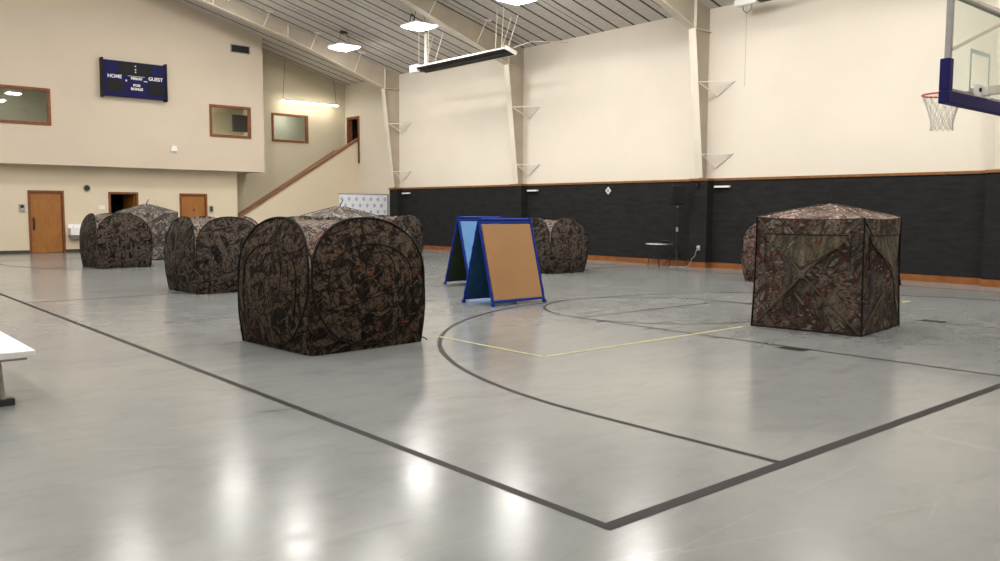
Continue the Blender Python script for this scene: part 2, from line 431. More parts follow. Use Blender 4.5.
# doors
def frame_only(name, d, y):
    x0, x1, z0, z1 = d; t = .075; fr = MB()
    fr.box(x0, x0+t, y-.03, y+.13, 0, z1); fr.box(x1-t, x1, y-.03, y+.13, 0, z1); fr.box(x0+t, x1-t, y-.03, y+.13, z1-t, z1)
    return struct(fr.build(name, M['wood_frame']))
d = frame_only('door_1', D1, YLOW)
MB().box(D1[0]+.085, D1[1]-.085, YLOW+.03, YLOW+.075, .01, D1[3]-.085, .004).build('door_leaf', M['door'], d)
h = MB(); h.box(D1[0]+.14, D1[0]+.19, YLOW-.01, YLOW+.029, .80, 1.25, .005); h.tube([(D1[0]+.165, YLOW-.01, .88), (D1[0]+.165, YLOW-.05, .9), (D1[0]+.165, YLOW-.05, 1.15), (D1[0]+.165, YLOW-.01, 1.17)], .012)
h.build('door_handle', M['blackmetal'], d)
d = frame_only('door_2', D2, YLOW)
mt = Matrix.Translation((D2[1]-.08, YLOW+.10, 0)) @ Matrix.Rotation(R(98), 4, 'Z')
MB().box(.0, .9, -.0, .045, .01, 2.08, mat=mt).build('door_leaf', M['door'], d)
d = frame_only('door_3', D3, YLOW)
MB().box(D3[0]+.085, D3[1]-.085, YLOW+.03, YLOW+.075, .01, D3[3]-.085, .004).build('door_leaf', M['door'], d)
h = MB(); h.lathe([(.0, 0), (.035, .0), (.035, .02), (0, .02)], seg=14, mat=Matrix.Translation(((D3[0]+D3[1])/2+.02, YLOW+.03, 1.52)) @ Matrix.Rotation(R(90), 4, 'X'))
h.build('peephole_plate', M['darkgrey'], d)
MB().box(D3[0]+.13, D3[0]+.18, YLOW-.02, YLOW+.029, .95, 1.05, .004).build('door_handle', M['blackmetal'], d)
# stair-top door (in the right wall)
fr = MB(); y0, y1 = 29.78, 30.82
fr.box(XW-.04, XW+.2, y0, y0+.09, 3.62, 5.70); fr.box(XW-.04, XW+.2, y1-.09, y1, 3.62, 5.70); fr.box(XW-.04, XW+.2, y0+.09, y1-.09, 5.60, 5.70)
d = struct(fr.build('door_4', M['wood_frame']))
mt = Matrix.Translation((XW+.16, y0+.10, 0)) @ Matrix.Rotation(R(40), 4, 'Z')
MB().box(.0, .85, 0, .045, 3.64, 5.58, mat=mt).build('door_leaf', M['wood_frame'], d)

# base boards
b = MB()
for a, c in ((XL, D1[0]), (D1[1], D2[0]), (D2[1], D3[0]), (D3[1], XW)): b.box(a, c, YLOW-.015, YLOW, 0, .11)
struct(b.build('baseboard_back', M['dark_base']))

# wainscot, cap rail, orange base, pilasters
YE = 27.0
PIL = [-3.81, 3.81, 11.43, 19.05, 26.67]
struct(MB().box(XW-.03, XW, Y0, YE, 0, 2.42).build('wall_right_wainscot', M['wainscot']))
b = MB()
for y in PIL: b.box(16.46, XW-.03, y-.28, y+.28, 0, 2.42)
struct(b.build('wall_right_pilasters', M['wainscot']))
def along(b, t, z0, z1):
    ys = [Y0]
    for y in PIL: ys += [y-.28, y+.28]
    ys.append(YE)
    for i in range(0, len(ys), 2): b.box(XW-.03-t, XW-.03, ys[i], min(ys[i+1], YE), z0, z1)
    for y in PIL:
        b.box(16.46-t, 16.46, y-.28-t, min(y+.28+t, YE), z0, z1); b.box(16.46, XW-.03, y-.28-t, y-.28, z0, z1)
        if y + .28 + t < YE: b.box(16.46, XW-.03, y+.28, y+.28+t, z0, z1)
    return b
b = along(MB(), .03, 2.42, 2.48)
for y in PIL: b.box(16.46, XW-.03, y-.28, min(y+.28, YE), 2.421, 2.479)
struct(b.build('trim_5', M['rail_wood']))
struct(along(MB(), .02, 0, .15).build('baseboard_right', M['base_wood']))

# rigid steel frames
def inner(x):
    pass
for fi, y in enumerate(PIL):
    o = MB().prism([(16.46, 2.48), (XW, 2.48), (XW, EAVE), (XR, roof(XR)), (XR, roof(XR)-.52), (11.8, 7.93), (16.0, 6.5)], y-.008, y+.008)
    rgt = o
    lx = lambda v: 2*XR - v
    o.prism([(lx(16.46), 0), (lx(XW), 0), (lx(XW), EAVE), (XR, roof(XR)), (XR, roof(XR)-.52), (lx(11.8), 7.93), (lx(16.0), 6.5)], y-.008, y+.008)
    fr = struct(o.build('steel_frame', M['steel_web']))
    tag(fr, 'tapered cream steel roof frame %s' % ('in front of the near wall', 'at the right edge by the backboard', 'rising beside the loudspeaker', 'rising behind the blue folding panels', 'in the far corner by the white banner')[fi])
    fl = MB()
    fl.bar((16.455, y, 2.5), (15.99, y, 6.52), .24, .02, up=(1, 0, .1))
    fl.bar((lx(16.46), y, 0), (lx(16.0), y, 6.5), .24, .02, up=(1, 0, .1))
    fl.build('column_flange', M['steel'], fr)
    fl = MB()
    for s in (0, 1):
        g = (lambda v: v) if s == 0 else lx
        fl.bar((g(16.0), y, 6.5), (g(11.8), y, 7.93), .24, .02)
        fl.bar((g(11.8), y, 7.93), (XR, y, roof(XR)-.52), .24, .02)
        fl.box(min(g(15.99), g(XW)), max(g(15.99), g(XW)), y-.1, y+.1, 6.49, 6.505)
    fl.build('rafter_flange', M['steel'], fr)
    st = MB(); st.box(16.05, 16.07, y-.09, y+.09, 6.5, roof(16.06)-.02); st.box(11.79, 11.81, y-.09, y+.09, 7.93, roof(11.8)-.02)
    st.build('stiffener', M['steel'], fr)
    for k in range(5):                         # kicker braces from the rafter's lower flange up to the purlins
        x = 14.6 - k*1.9; lo = (6.5 + (16-x)*.3405) if x > 11.8 else 7.93 + (11.8-x)*.2557
        br = MB(); br.bar((x, y-.1, lo+.01), (x, y-.62, roof(x)-.03), .035, .012)
        br.box(x-.14, x+.14, y-.68, y-.60, roof(x)-.06, roof(x)-.02)
        br.build('brace', M['steel'], fr)
    for zz in (5.08, 3.14, 2.26):              # triangular braces from column to wall girt
        if zz == 2.26: xc = 16.46
        else: xc = 16.46 - (zz-2.5)*.116
        bb = MB()
        if zz > 2.4:
            bb.bar((xc+.02, y-.12, zz), (XW, y-.88, zz), .05, .022)
            bb.bar((xc+.05, y-.12, zz-.02), (XW-.04, y-.34, zz-.35), .022, .022)
            bb.bar((XW-.04, y-.34, zz-.35), (XW-.01, y-.86, zz-.01), .03, .03)
            bb.build('girt_brace', M['white_dull'], fr)
    if fi > 0:
        bb = MB(); bb.bar((XW-.09, y-.38, 2.25), (XW-.09, y-.85, 2.25), .10, .05); bb.box(XW-.1, XW-.03, y-.66, y-.61, 2.24, 2.26)
        g = bb.build('wall_bracket', M['white'])
        tag(g, 'short white bar on the dark wainscot %s' % ('', 'behind the backboard post', 'just right of the loudspeaker pilaster', 'just above the tan folding panel', 'beside the white banner')[fi], 'bracket', 'short white bars beside the pilasters')

# ------------------------------------------------------------------ court markings (painted on the floor)
XB = 7.66; LZ = .0012
def line(b, x0, y0, x1, y1, w=.05, z=LZ):
    a = Vector((x0, y0, 0)); c = Vector((x1, y1, 0)); d = (c-a).normalized(); s_ = Vector((-d.y, d.x, 0)) * w/2
    n = max(1, int((c-a).length/2)); 
    for i in range(n):
        p = a.lerp(c, i/n); q = a.lerp(c, (i+1)/n)
        b.bm.faces.new([b.bm.verts.new((v.x, v.y, z)) for v in (p-s_, q-s_, q+s_, p+s_)])
def arc(b, cx, cy, r, a0, a1, w=.05, z=LZ, n=64):
    for i in range(n):
        t0 = a0+(a1-a0)*i/n; t1 = a0+(a1-a0)*(i+1)/n
        b.bm.faces.new([b.bm.verts.new((cx+rr*math.cos(t), cy+rr*math.sin(t), z)) for rr, t in ((r-w/2, t0), (r-w/2, t1), (r+w/2, t1), (r+w/2, t0))])
CW, CL = 15.24, 25.8
b = MB(); line(b, 0, -.03, 0, CL, .065); line(b, CW, 0, CW, CL, .05); line(b, -.03, 0, CW, 0, .085, LZ+.0004); line(b, 0, CL, CW, CL)
b.build('boundary_line', M['tape'], FLOOR)
b = MB(); line(b, .03, CL/2, CW, CL/2, .045, LZ+.0003); arc(b, XB, CL/2, 1.83, 0, 2*math.pi, .045, LZ+.0006); b.build('center_line', M['tape_thin'], FLOOR)
for k in range(2):
    f = (lambda y: y) if k == 0 else (lambda y: CL - y); sg = 1 if k == 0 else -1
    b = MB(); line(b, XB-6.02, f(.04), XB-6.02, f(1.6), .055, LZ+.0003); line(b, XB+6.02, f(.04), XB+6.02, f(1.6), .05, LZ+.0003)
    arc(b, XB, f(1.6), 6.02, 0 if sg > 0 else math.pi, math.pi if sg > 0 else 2*math.pi, .055, LZ+.0003, 96)
    b.build('three_point_line', M['tape'], FLOOR)
    b = MB(); L, Rr = XB-1.83, XB+1.83
    line(b, L, f(.04), L, f(5.79), .045, LZ+.0006); line(b, Rr, f(.04), Rr, f(5.79), .045, LZ+.0006); line(b, L-.02, f(5.79), Rr+.02, f(5.79), .045, LZ+.0009)
    for yy in (3.36, 4.41, 5.3):
        line(b, L-.16, f(yy), L, f(yy), .05, LZ+.0009); line(b, Rr, f(yy), Rr+.16, f(yy), .05, LZ+.0009)
    b.build('lane_line', M['tape_thin'], FLOOR)
    b = MB(); line(b, L-.10, f(2.13), L-.10, f(2.46), .19, LZ+.0012); line(b, Rr+.10, f(2.13), Rr+.10, f(2.46), .19, LZ+.0012)
    b.build('lane_block', M['tape'], FLOOR)
    b = MB(); arc(b, XB, f(5.79), 1.83, 0, 2*math.pi, .045, LZ+.0012, 72); b.build('free_throw_circle', M['tape_thin'], FLOOR)
b = MB(); xa, xb_, ya, yb_ = 3.13, 12.13, 3.72, 21.8
line(b, xa, ya, 6.9, ya, .05, LZ+.0015); line(b, 11.8, ya, xb_, ya, .05, LZ+.0015); line(b, xa, ya, xa, 5.6, .05, LZ+.0018); line(b, xb_, ya, xb_, 4.6, .05, LZ+.0018)
b.build('volleyball_line', M['tape_yellow'], FLOOR)
b = MB(); line(b, .95, 9.05, 7.5, 9.05, .04, LZ+.0021); line(b, -.30, 3.34, -.04, 3.31, .035, LZ+.0021); line(b, 1.6, 22.6, 6.5, 22.6, .035, LZ+.0021)
b.build('practice_line', M['tape_faint'], FLOOR)

# ------------------------------------------------------------------ pop-up ground blinds
def flow(p, amp, sc=2.2, seed=0):
    v = noise.noise_vector(Vector(p)*sc + Vector((seed*3.7, seed*1.3, seed*.7)))
    return Vector(p) + v*amp
def build_popup(w, H, mat, seed, detail=False, taper=.925):
    """four sprung round wall panels with fabric corners and a saddle roof"""
    hw = w/2; zc = .54*H; P = 2.25
    def T(s): return zc + (H-zc) * max(0, 1-abs(s)**P)**(1/P)
    def wp(z):
        if z >= zc: return 1.0
        return taper + (1-taper)*math.sin(math.pi/2*z/zc) + .022*math.sin(math.pi*z/zc)
    lean = lambda z: .16*max(0, (z-zc)/(H-zc))**2*hw
    def face(s, z, top=None):                        # local x, outward distance
        n = hw*wp(z) - lean(z) * (1 if z > zc else 0)
        t = T(s)
        q = (1-abs(s)**2.2)
        bulge = .075*q*math.sin(math.pi*min(1, max(0, z/t)))
        crease = -.035*math.exp(-((1-abs(s))/.10)**2)*min(1, max(0, 1-z/zc)) 
        return s*hw*wp(z), n + bulge + crease
    root_parts = []
    N = 28; Kz = 26
    for f in range(4):
        rot = Matrix.Rotation(f*math.pi/2, 4, 'Z')
        b = MB(); vs = []
        for i in range(N+1):
            s = -1 + 2*i/N; s = math.copysign(1-(1-abs(s))**1.15, s); row = []
            for j in range(Kz+1):
                z = T(s)*j/Kz
                x, n = face(s, z)
                edge = (abs(s) > .999) or j == Kz
                p = rot @ Vector((x, -n, z))
                if not edge and j > 0: p = flow(p, .012, 3.1, seed+f)
                v = b.bm.verts.new(p); row.append((v, (x + f*3.1 + seed*1.7, z)))
            vs.append(row)
        for i in range(N):
            for j in range(Kz):
                q = [vs[i][j], vs[i+1][j], vs[i+1][j+1], vs[i][j+1]]
                fc = b.bm.faces.new([a[0] for a in q])
                for lp, a in zip(fc.loops, q): lp[b.uv].uv = a[1]
        root_parts.append(('wall_panel', b, rot))
    def surf(f, x, z, off=.012):
        rot = Matrix.Rotation(f*math.pi/2, 4, 'Z'); s = max(-1, min(1, x/(hw*wp(z))))
        xx, n = face(s, z); return rot @ Vector((x, -(n+off), z))
    def make(parent):
        bots = []
        for f, (nm, b, rot) in enumerate(root_parts):
            pn = b.build('wall_panel', mat, parent, True)
            # hoop piping around the disc
            pts = []
            for k in range(72):
                a = 2*math.pi*k/72; cx = math.cos(a); sn = math.sin(a)
                x = .975*hw*math.copysign(abs(cx)**(2/P), cx)
                z = (zc + (H-zc-.012)*abs(sn)**(2/P)) if sn >= 0 else zc - (zc-.05)*abs(sn)**(2/2.1)
                pts.append(surf(f, x*min(1, wp(z)), z, .006))
            MB().tube(pts, .011 if detail else .006, 6, closed=True).build('hoop', M['piping'], pn)
            if detail:
                pts = []
                for k in range(41):                   # arched door / window seam inside the hoop
                    a = math.pi*k/40; pts.append(surf(f, .60*hw*math.cos(a)*1.22, .50*H+.30*H*math.sin(a)**.8, .006))
                a0 = pts[0]; 
                MB().tube([surf(f, .68*hw, .22*H, .006), surf(f, .72*hw, .36*H, .006)] + pts + [surf(f, -.72*hw, .36*H, .006), surf(f, -.68*hw, .22*H, .006)], .007, 5).build('door_seam', M['piping'], pn)
                pts = [surf(f, .26*hw*math.cos(math.pi*k/24)+.12*hw, .60*H+.14*H*math.sin(math.pi*k/24), .006) for k in range(25)]
                MB().tube([surf(f, .38*hw, .46*H, .006)] + pts, .005, 5).build('window_seam', M['piping'], pn)
        # roof
        b = MB(); g = {}; NR = 26
        def sc(i): s = -1+2*i/NR; return math.copysign(1-(1-abs(s))**1.15, s)
        for i in range(NR+1):
            for j in range(NR+1):
                u, v = sc(i), sc(j); Tu, Tv = T(u), T(v)
                x = u*(hw - abs(u)**4*lean(Tv)); y = v*(hw - abs(v)**4*lean(Tu))
                a, c = Tu-zc, Tv-zc; q = 7
                z = zc + (a**q + c**q)**(1/q) - .12*((1-u*u)*(1-v*v))**.6
                p = Vector((x, y, z))
                if 0 < i < NR and 0 < j < NR: p += Vector((0, 0, .02*noise.noise(p*4+Vector((seed, 0, 0)))*(1-max(abs(u), abs(v)))*2))
                g[i, j] = b.bm.verts.new(p)
        for i in range(NR):
            for j in range(NR):
                ks = [(i, j), (i+1, j), (i+1, j+1), (i, j+1)]
                fc = b.bm.faces.new([g[k] for k in ks])
                for lp, k in zip(fc.loops, ks): lp[b.uv].uv = (g[k].co.x+seed, g[k].co.y*1.3)
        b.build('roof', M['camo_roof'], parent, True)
        MB().tube([Vector((hw*.95, -hw*.96, .06)), Vector((hw*.99, -hw*1.0, .05)), Vector((hw*1.03, -hw*1.03, .02))], .007, 6).build('tie_strap', M['piping'], parent)
    return make
def popup(label, x, y, rz, w, H, mat, seed, detail=False, taper=.925):
    t = thing('ground_blind', label, 'ground blind', (x, y, 0), R(rz), 'camouflage ground blinds')
    build_popup(w, H, mat, seed, detail, taper)(t)
    return t

popup('large dark camouflage pop-up blind in the foreground, round arched panels facing the camera', 1.93, 6.14, 4, 1.57, 1.49, M['camo_dark'], 1, True, .985)
popup('dark camouflage pop-up blind left of the large foreground blind, before the third door', 3.40, 13.20, 2, 1.43, 1.43, M['camo_far'], 2, False, .95)
popup('leftmost dark camouflage pop-up blind, in front of the pale hub blind', 3.91, 21.23, 1, 1.42, 1.44, M['camo_far'], 3, False, .96)
popup('small dark camouflage pop-up blind behind the right side of the foreground blind', 12.30, 20.35, 2, 1.36, 1.40, M['camo_far'], 4)
popup('dark camouflage pop-up blind partly hidden behind the tan folding panel', 12.02, 12.75, 0, 1.36, 1.38, M['camo_far'], 5)
popup('reddish camouflage pop-up blind almost hidden behind the large square hub blind', 14.10, 7.34, 0, 1.36, 1.36, M['camo_red'], 6)

# ------------------------------------------------------------------ hub blinds
def hub_blind(label, x, y, rz, w, Hc, Pk, mat, seed, detail=False):
    t = thing('hub_blind', label, 'ground blind', (x, y, 0), R(rz), 'square hub blinds with peaked roofs')
    hw = w/2
    def wf(z): return 1.0 + .035*(1-z/Hc) + .012*math.sin(math.pi*z/Hc)*-1
    def bul(s, q):
        d = max(abs(s), abs(q)); k = 1-d
        r = math.hypot(s, q)
        return .15*k**1.15 - .03*math.sin(math.pi*k)*abs(abs(s)-abs(q))
    N = 24
    for f in range(4):
        rot = Matrix.Rotation(f*math.pi/2, 4, 'Z'); b = MB(); g = {}
        for i in range(N+1):
            for j in range(N+1):
                s, q = -1+2*i/N, -1+2*j/N; z = Hc*(q+1)/2
                ww = hw*wf(z); p = rot @ Vector((s*ww, -(ww+bul(s, q)), z))
                if 0 < i < N and 0 < j < N: p = flow(p, .014, 2.6, seed+f)
                if j == N: p.z -= .02*(1-s*s)
                g[i, j] = (b.bm.verts.new(p), (s*ww+f*2.3+seed*.9, z))
        for i in range(N):
            for j in range(N):
                q4 = [g[i, j], g[i+1, j], g[i+1, j+1], g[i, j+1]]
                fc = b.bm.faces.new([a[0] for a in q4])
                for lp, a in zip(fc.loops, q4): lp[b.uv].uv = a[1]
        pn = b.build('wall_panel', mat, t, True)
        def sp(s, q, off=.012):
            z = Hc*(q+1)/2; ww = hw*wf(z); return rot @ Vector((s*ww, -(ww+bul(s, q)+off), z))
        for sg in (1, -1):                             # pole sleeves crossing at the hub
            b = MB(); b.tube([sp(-.97+1.94*k/20, sg*(-.97+1.94*k/20), .0) for k in range(21)], .011, 6); b.build('pole_sleeve', M['sleeve'], pn)
        MB().lathe([(0, .0), (.05, 0), (.045, .015), (0, .02)], seg=12, mat=rot @ Matrix.Translation((0, -(hw*1.02+.145), Hc/2)) @ Matrix.Rotation(R(90), 4, 'X')).build('hub', M['sleeve'], pn)
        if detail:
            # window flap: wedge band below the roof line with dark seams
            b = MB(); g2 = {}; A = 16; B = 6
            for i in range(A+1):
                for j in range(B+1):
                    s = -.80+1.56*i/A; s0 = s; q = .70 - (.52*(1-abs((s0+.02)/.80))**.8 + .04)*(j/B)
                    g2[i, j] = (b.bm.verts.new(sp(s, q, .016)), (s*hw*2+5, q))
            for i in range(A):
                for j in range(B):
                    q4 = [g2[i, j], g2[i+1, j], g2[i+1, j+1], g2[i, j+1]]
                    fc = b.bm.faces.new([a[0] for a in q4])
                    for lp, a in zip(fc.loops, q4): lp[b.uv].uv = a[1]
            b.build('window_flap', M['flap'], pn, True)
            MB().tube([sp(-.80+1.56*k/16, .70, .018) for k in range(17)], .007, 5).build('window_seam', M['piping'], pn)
            for sx_ in (-1, 1):
                MB().tube([sp(sx_*.80, .70, .018), sp(sx_*.80, .12, .018), sp(sx_*.30, .10, .018)], .005, 5).build('window_seam', M['piping'], pn)
        MB().tube([sp(-1+2*k/24, -.985, .002) for k in range(25)], .012, 5).build('hem', M['piping'], pn)
        c = MB().tube([rot @ Vector((hw*wf(Hc*k/12)+.004, -(hw*wf(Hc*k/12)+.004), Hc*k/12)) for k in range(13)], .012, 6)
        c.build('corner_piping', M['piping'], t)
    b = MB(); g = {}
    for i in range(N+1):
        for j in range(N+1):
            u, v = -1+2*i/N, -1+2*j/N; k = 1-max(abs(u), abs(v)); m = min(abs(u), abs(v))/max(1e-6, max(abs(u), abs(v)))
            ww = hw*wf(Hc)
            z = Hc + (Pk-Hc)*(k**.9) - .05*math.sin(math.pi*k)*(1-m)
            if k < 1e-6: z = Hc - .02*(1-min(abs(u), abs(v))**2)
            k2 = ww
            p = Vector((u*k2, v*k2, z))
            if k > .01: p.z += .014*noise.noise(p*5+Vector((seed, 0, 0)))
            g[i, j] = b.bm.verts.new(p)
    for i in range(N):
        for j in range(N):
            ks = [(i, j), (i+1, j), (i+1, j+1), (i, j+1)]
            fc = b.bm.faces.new([g[q] for q in ks])
            for lp, q in zip(fc.loops, ks): lp[b.uv].uv = (g[q].co.x+seed*2, g[q].co.y)
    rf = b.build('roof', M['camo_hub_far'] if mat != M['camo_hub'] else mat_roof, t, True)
    ww = hw*wf(Hc)
    for f in range(4):
        rot = Matrix.Rotation(f*math.pi/2, 4, 'Z')
        MB().tube([rot @ Vector((-ww*(1-k/12), -ww*(1-k/12), Hc+(Pk-Hc)*(k/12)**.9+.002)) for k in range(12)], .009, 5).build('pole_sleeve', M['sleeve'], rf)
    MB().tube([(0, 0, Pk-.02), (.02, -.01, Pk+.04), (.055, -.02, Pk+.09), (.075, -.03, Pk+.15)], [.016, .014, .011, .008], 6).build('hub_strap', M['piping'], rf)
    MB().tube([(hw*1.01, -hw*1.01, .66), (hw+.08, -hw*1.0, .63), (hw+.14, -hw*.98, .58), (hw+.20, -hw*.97, .56)], .013, 6).build('tie_strap', M['piping'], t)
    return t
mat_roof = camo('lit_pinkish_roof_camo', ((.15, .115, .095), (.26, .21, .175), (.40, .34, .29)), (.46, .38, .33), (.17, .065, .05), (.06, .045, .038), .85, .50, .72, .4, .6, (.16, .14, .14))  # hub wall camo brightened, light falling on the roof put into its colour
hub_blind('large square hub blind in grey and reddish camouflage with a peaked roof, at right', 7.90, 3.06, 7, 1.42, 1.50, 1.69, M['camo_hub'], 1, True)
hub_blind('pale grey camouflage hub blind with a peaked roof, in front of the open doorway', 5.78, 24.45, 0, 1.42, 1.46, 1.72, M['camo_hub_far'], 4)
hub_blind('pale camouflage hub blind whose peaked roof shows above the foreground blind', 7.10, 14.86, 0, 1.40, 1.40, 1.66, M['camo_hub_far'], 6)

# ------------------------------------------------------------------ folding A-frame panels
def a_frame(label, x0, x1, yf, yb, yt, H, mf, mb_):
    w = x1-x0; t = thing('folding_board', label, 'play panel', ((x0+x1)/2, yt, 0), 0, 'blue framed folding panels')
    for nm, yy, mm, sgn in (('front_panel', yf-yt, mf, -1), ('back_panel', yb-yt, mb_, 1)):
        d = Vector((0, -yy, H)); L = d.length; 
        m = Matrix.Translation((0, yy, 0)) @ Matrix(((1, 0, 0, 0), (0, (d.z/L)*1, d.y/L, 0), (0, -d.y/L, d.z/L, 0), (0, 0, 0, 1)))
        pb = MB(); pb.box(-w/2+.055, w/2-.055, -.012, .012, .095, L-.075, .006, mat=m); pn = pb.build(nm, mm, t)
        fb = MB(); r = .022
        def P(x, z, y=0): return m @ Vector((x, y, z))
        for sx_ in (-1, 1):
            fb.tube([P(sx_*(w/2-r), .05), P(sx_*(w/2-r), L-.03)], r, 8)
            for k in range(5): fb.tube([P(sx_*(w/2-r), .20+k*(L-.42)/4-.035), P(sx_*(w/2-r), .20+k*(L-.42)/4+.035)], r*1.28, 8)
        for z in (.075, L-.045): fb.tube([P(-w/2+r, z), P(w/2-r, z)], r, 8)
        fb.tube([P(-.08, .075), P(.08, .075)], r*1.3, 8)
        fb.build('frame', M['pipe_blue'], pn)
        for sx_ in (-1, 1):
            MB().box(sx_*(w/2-r)-.026, sx_*(w/2-r)+.026, yy-.03, yy+.03, 0, .05, .006).build('foot', M['pipe_blue'], t)
    MB().tube([(-w/2, -.0, H+.005), (w/2, 0, H+.005)], .026, 8).build('hinge_rail', M['pipe_blue'], t)
    for sx_ in (-1, 1): MB().tube([(sx_*(w/2-.04), 0, H-.03), (sx_*(w/2-.04), 0, H+.035)], .036, 10).build('hinge', M['pipe_blue'], t)
    return t
a_frame('nearer blue framed folding panel with a plain tan front board', 5.74, 6.94, 7.66, 8.44, 8.04, 1.41, M['tan'], M['teal'])
a_frame('farther blue framed folding panel with light blue front and dark green back', 7.66, 8.86, 10.66, 11.5, 11.05, 1.41, M['sky'], M['green'])

# ------------------------------------------------------------------ low white folding table at the left edge
t = thing('folding_table', 'low white folding table cut off by the left edge of the photo', 'table', (-1.93, 5.58, 0))
MB().box(-.38, .38, -.92, .92, .395, .45, .010).build('tabletop', M['white'], t)
MB().box(-.33, .33, -.86, .86, .37, .395).build('apron', M['grey'], t)
for sy in (-1, 1):
    lg = MB()
    for sx_ in (-1, 1): lg.tube([(sx_*.17, sy*.74, .05), (sx_*.15, sy*.70, .39)], .022, 8)
    lg.tube([(-.16, sy*.72, .22), (.16, sy*.72, .22)], .012, 8)
    lg.build('leg', M['grey'], t)
    MB().box(-.27, .25, sy*.74-.035, sy*.74+.035, 0, .055, .01).build('foot', M['darkgrey'], t)

# ------------------------------------------------------------------ basketball goal
g = thing('basketball_goal', 'glass basketball backboard with navy padding and orange rim, at top right', 'basketball goal', (7.78, 1.2, 2.9))
MB().box(-.90, .90, -.008, .008, .05, 1.07).build('glass', M['board_glass'], g)
fr = MB()
for sx_ in (-1, 1): fr.box(sx_*.915-.03 if sx_ > 0 else -.945, .945 if sx_ > 0 else -.885, -.03, .03, 0, 1.09)
fr.box(-.945, .945, -.03, .03, 1.05, 1.09); fr.box(-.945, .945, -.028, .028, 0, .05)
fr.build('frame', M['grey'], g)
pd = MB()
pd.box(-.985, .985, -.05, .06, -.12, .02, .012)
for sx_ in (-1, 1): pd.box(min(sx_*.985, sx_*.875), max(sx_*.985, sx_*.875), -.05, .06, .0205, .37, .012)
pd.build('padding', M['navy'], g)
sq = MB()
for a in ((-.305, .305, .52, .57), (-.305, .305, .07, .12), (-.305, -.255, .12, .52), (.255, .305, .12, .52)): sq.box(a[0]+.03, a[1]+.03, .009, .012, a[2], a[3])
sq.build('target_square', M['white'], g)
rm = MB(); rc = Vector((0, .40, .10)); rr = .229
rm.tube([rc + Vector((rr*math.cos(2*math.pi*k/40), rr*math.sin(2*math.pi*k/40), 0)) for k in range(40)], .011, 8, closed=True)
rm.box(-.11, .11, .013, .19, .085, .10); rm.box(-.12, .12, .012, .03, .0, .13)
for sx_ in (-1, 1): rm.tube([(sx_*.10, .03, .02), (sx_*.12, .24, .085)], .009, 6)
rim = rm.build('rim', M['red'], g, True)
nt = MB(); lv = [(0, .229), (.09, .200), (.18, .165), (.27, .138), (.36, .122), (.43, .128)]
for i in range(12):
    for s_ in (1, -1):
        pts = []
        for k, (dz, r_) in enumerate(lv):
            a = 2*math.pi*(i + (k % 2)*.5*s_ + 0)/12
            a = 2*math.pi*(i + s_*k*.5)/12
            pts.append(rc + Vector((r_*math.cos(a), r_*math.sin(a), -dz)))
        nt.tube(pts, .0042, 5)
nt.build('net', M['net'], rim)
pl = MB(); pl.box(-.20, .20, -.06, -.012, .02, .17, .006); pl.box(-.06, .06, -.12, -.06, .04, .15, .006)
pl = pl.build('mounting_plate', M['white'], g)
h = MB()
for sx_ in (-.13, .13): h.lathe([(0, 0), (.025, 0), (.025, .015), (0, .015)], seg=10, mat=Matrix.Translation((sx_, -.06, .10)) @ Matrix.Rotation(R(90), 4, 'X'))
h.build('bolt', M['black'], pl)
am = MB()
am.bar((0, -.12, .10), (0, -1.6, .10), .10, .10); am.bar((0, -1.55, .05), (0, -1.55, roof(7.78)-2.9-.02), .12, .12)
for sx_ in (-1, 1): am.bar((sx_*.90, -.04, .47), (sx_*.08, -1.5, 1.35), .035, .035)
am.bar((-.80, -.05, 1.07), (.80, -.05, 1.07), .04, .04)
am.build('support_arm', M['steel'], g)

# ------------------------------------------------------------------ scoreboard
sb = thing('scoreboard', 'dark navy electronic scoreboard high on the balcony wall', 'scoreboard', (7.03, YBAL-.13, 6.175))
MB().box(-1.07, 1.07, -.09, .128, -.62, .62, .01).build('housing', M['board_blue'], sb)
for sx_ in (-1, 1): MB().box(sx_*1.10-.035, sx_*1.10+.035, -.13, .13, -.68, .68, .01).build('end_cap', M['black'], sb)
db = MB(); db.box(-.55, .58, -.10, -.092, .13, .58); db.build('clock_display', M['black'], sb)
MB().box(-.96, -.42, -.10, -.092, -.48, -.06).build('score_display', M['black'], sb)
MB().box(.46, 1.00, -.10, -.092, -.48, -.06).build('score_display', M['black'], sb)
pdm = MB(); pdm.box(-.33, -.28, -.103, -.092, -.08, -.02); pdm.box(.30, .42, -.103, -.092, -.04, -.015)
pdm.build('possession_light', M['white'], sb)
dt = MB()
for z in (.46, .34, .25): dt.box(.0, .04, -.106, -.10, z, z+.04)
dt.build('clock_dots', M['white'], sb)
ln = MB(); ln.box(-.25, .33, -.103, -.092, .118, .128); ln.build('divider', M['white'], sb)
def lettering(s, size, x, z, parent, y=-.104, mat=None, bold=.004):
    c = bpy.data.curves.new('lettering', 'FONT'); c.body = s; c.size = size; c.align_x = 'CENTER'; c.align_y = 'CENTER'; c.extrude = .003; c.offset = bold
    o = bpy.data.objects.new('tmp', c); COL.objects.link(o)
    dg = bpy.context.evaluated_depsgraph_get(); me = bpy.data.meshes.new_from_object(o.evaluated_get(dg))
    bpy.data.objects.remove(o)
    me.materials.clear(); me.materials.append(mat or M['white'])
    ob = bpy.data.objects.new('lettering', me); COL.objects.link(ob); ob.parent = parent
    ob.location = (x, y, z); ob.rotation_euler = (R(90), 0, 0); return ob
lettering('HOME', .17, -.70, .06, sb); lettering('GUEST', .17, .72, .08, sb)
lettering('PERIOD', .115, .05, .04, sb); lettering('POSS', .11, .05, -.20, sb); lettering('BONUS', .125, .05, -.33, sb)

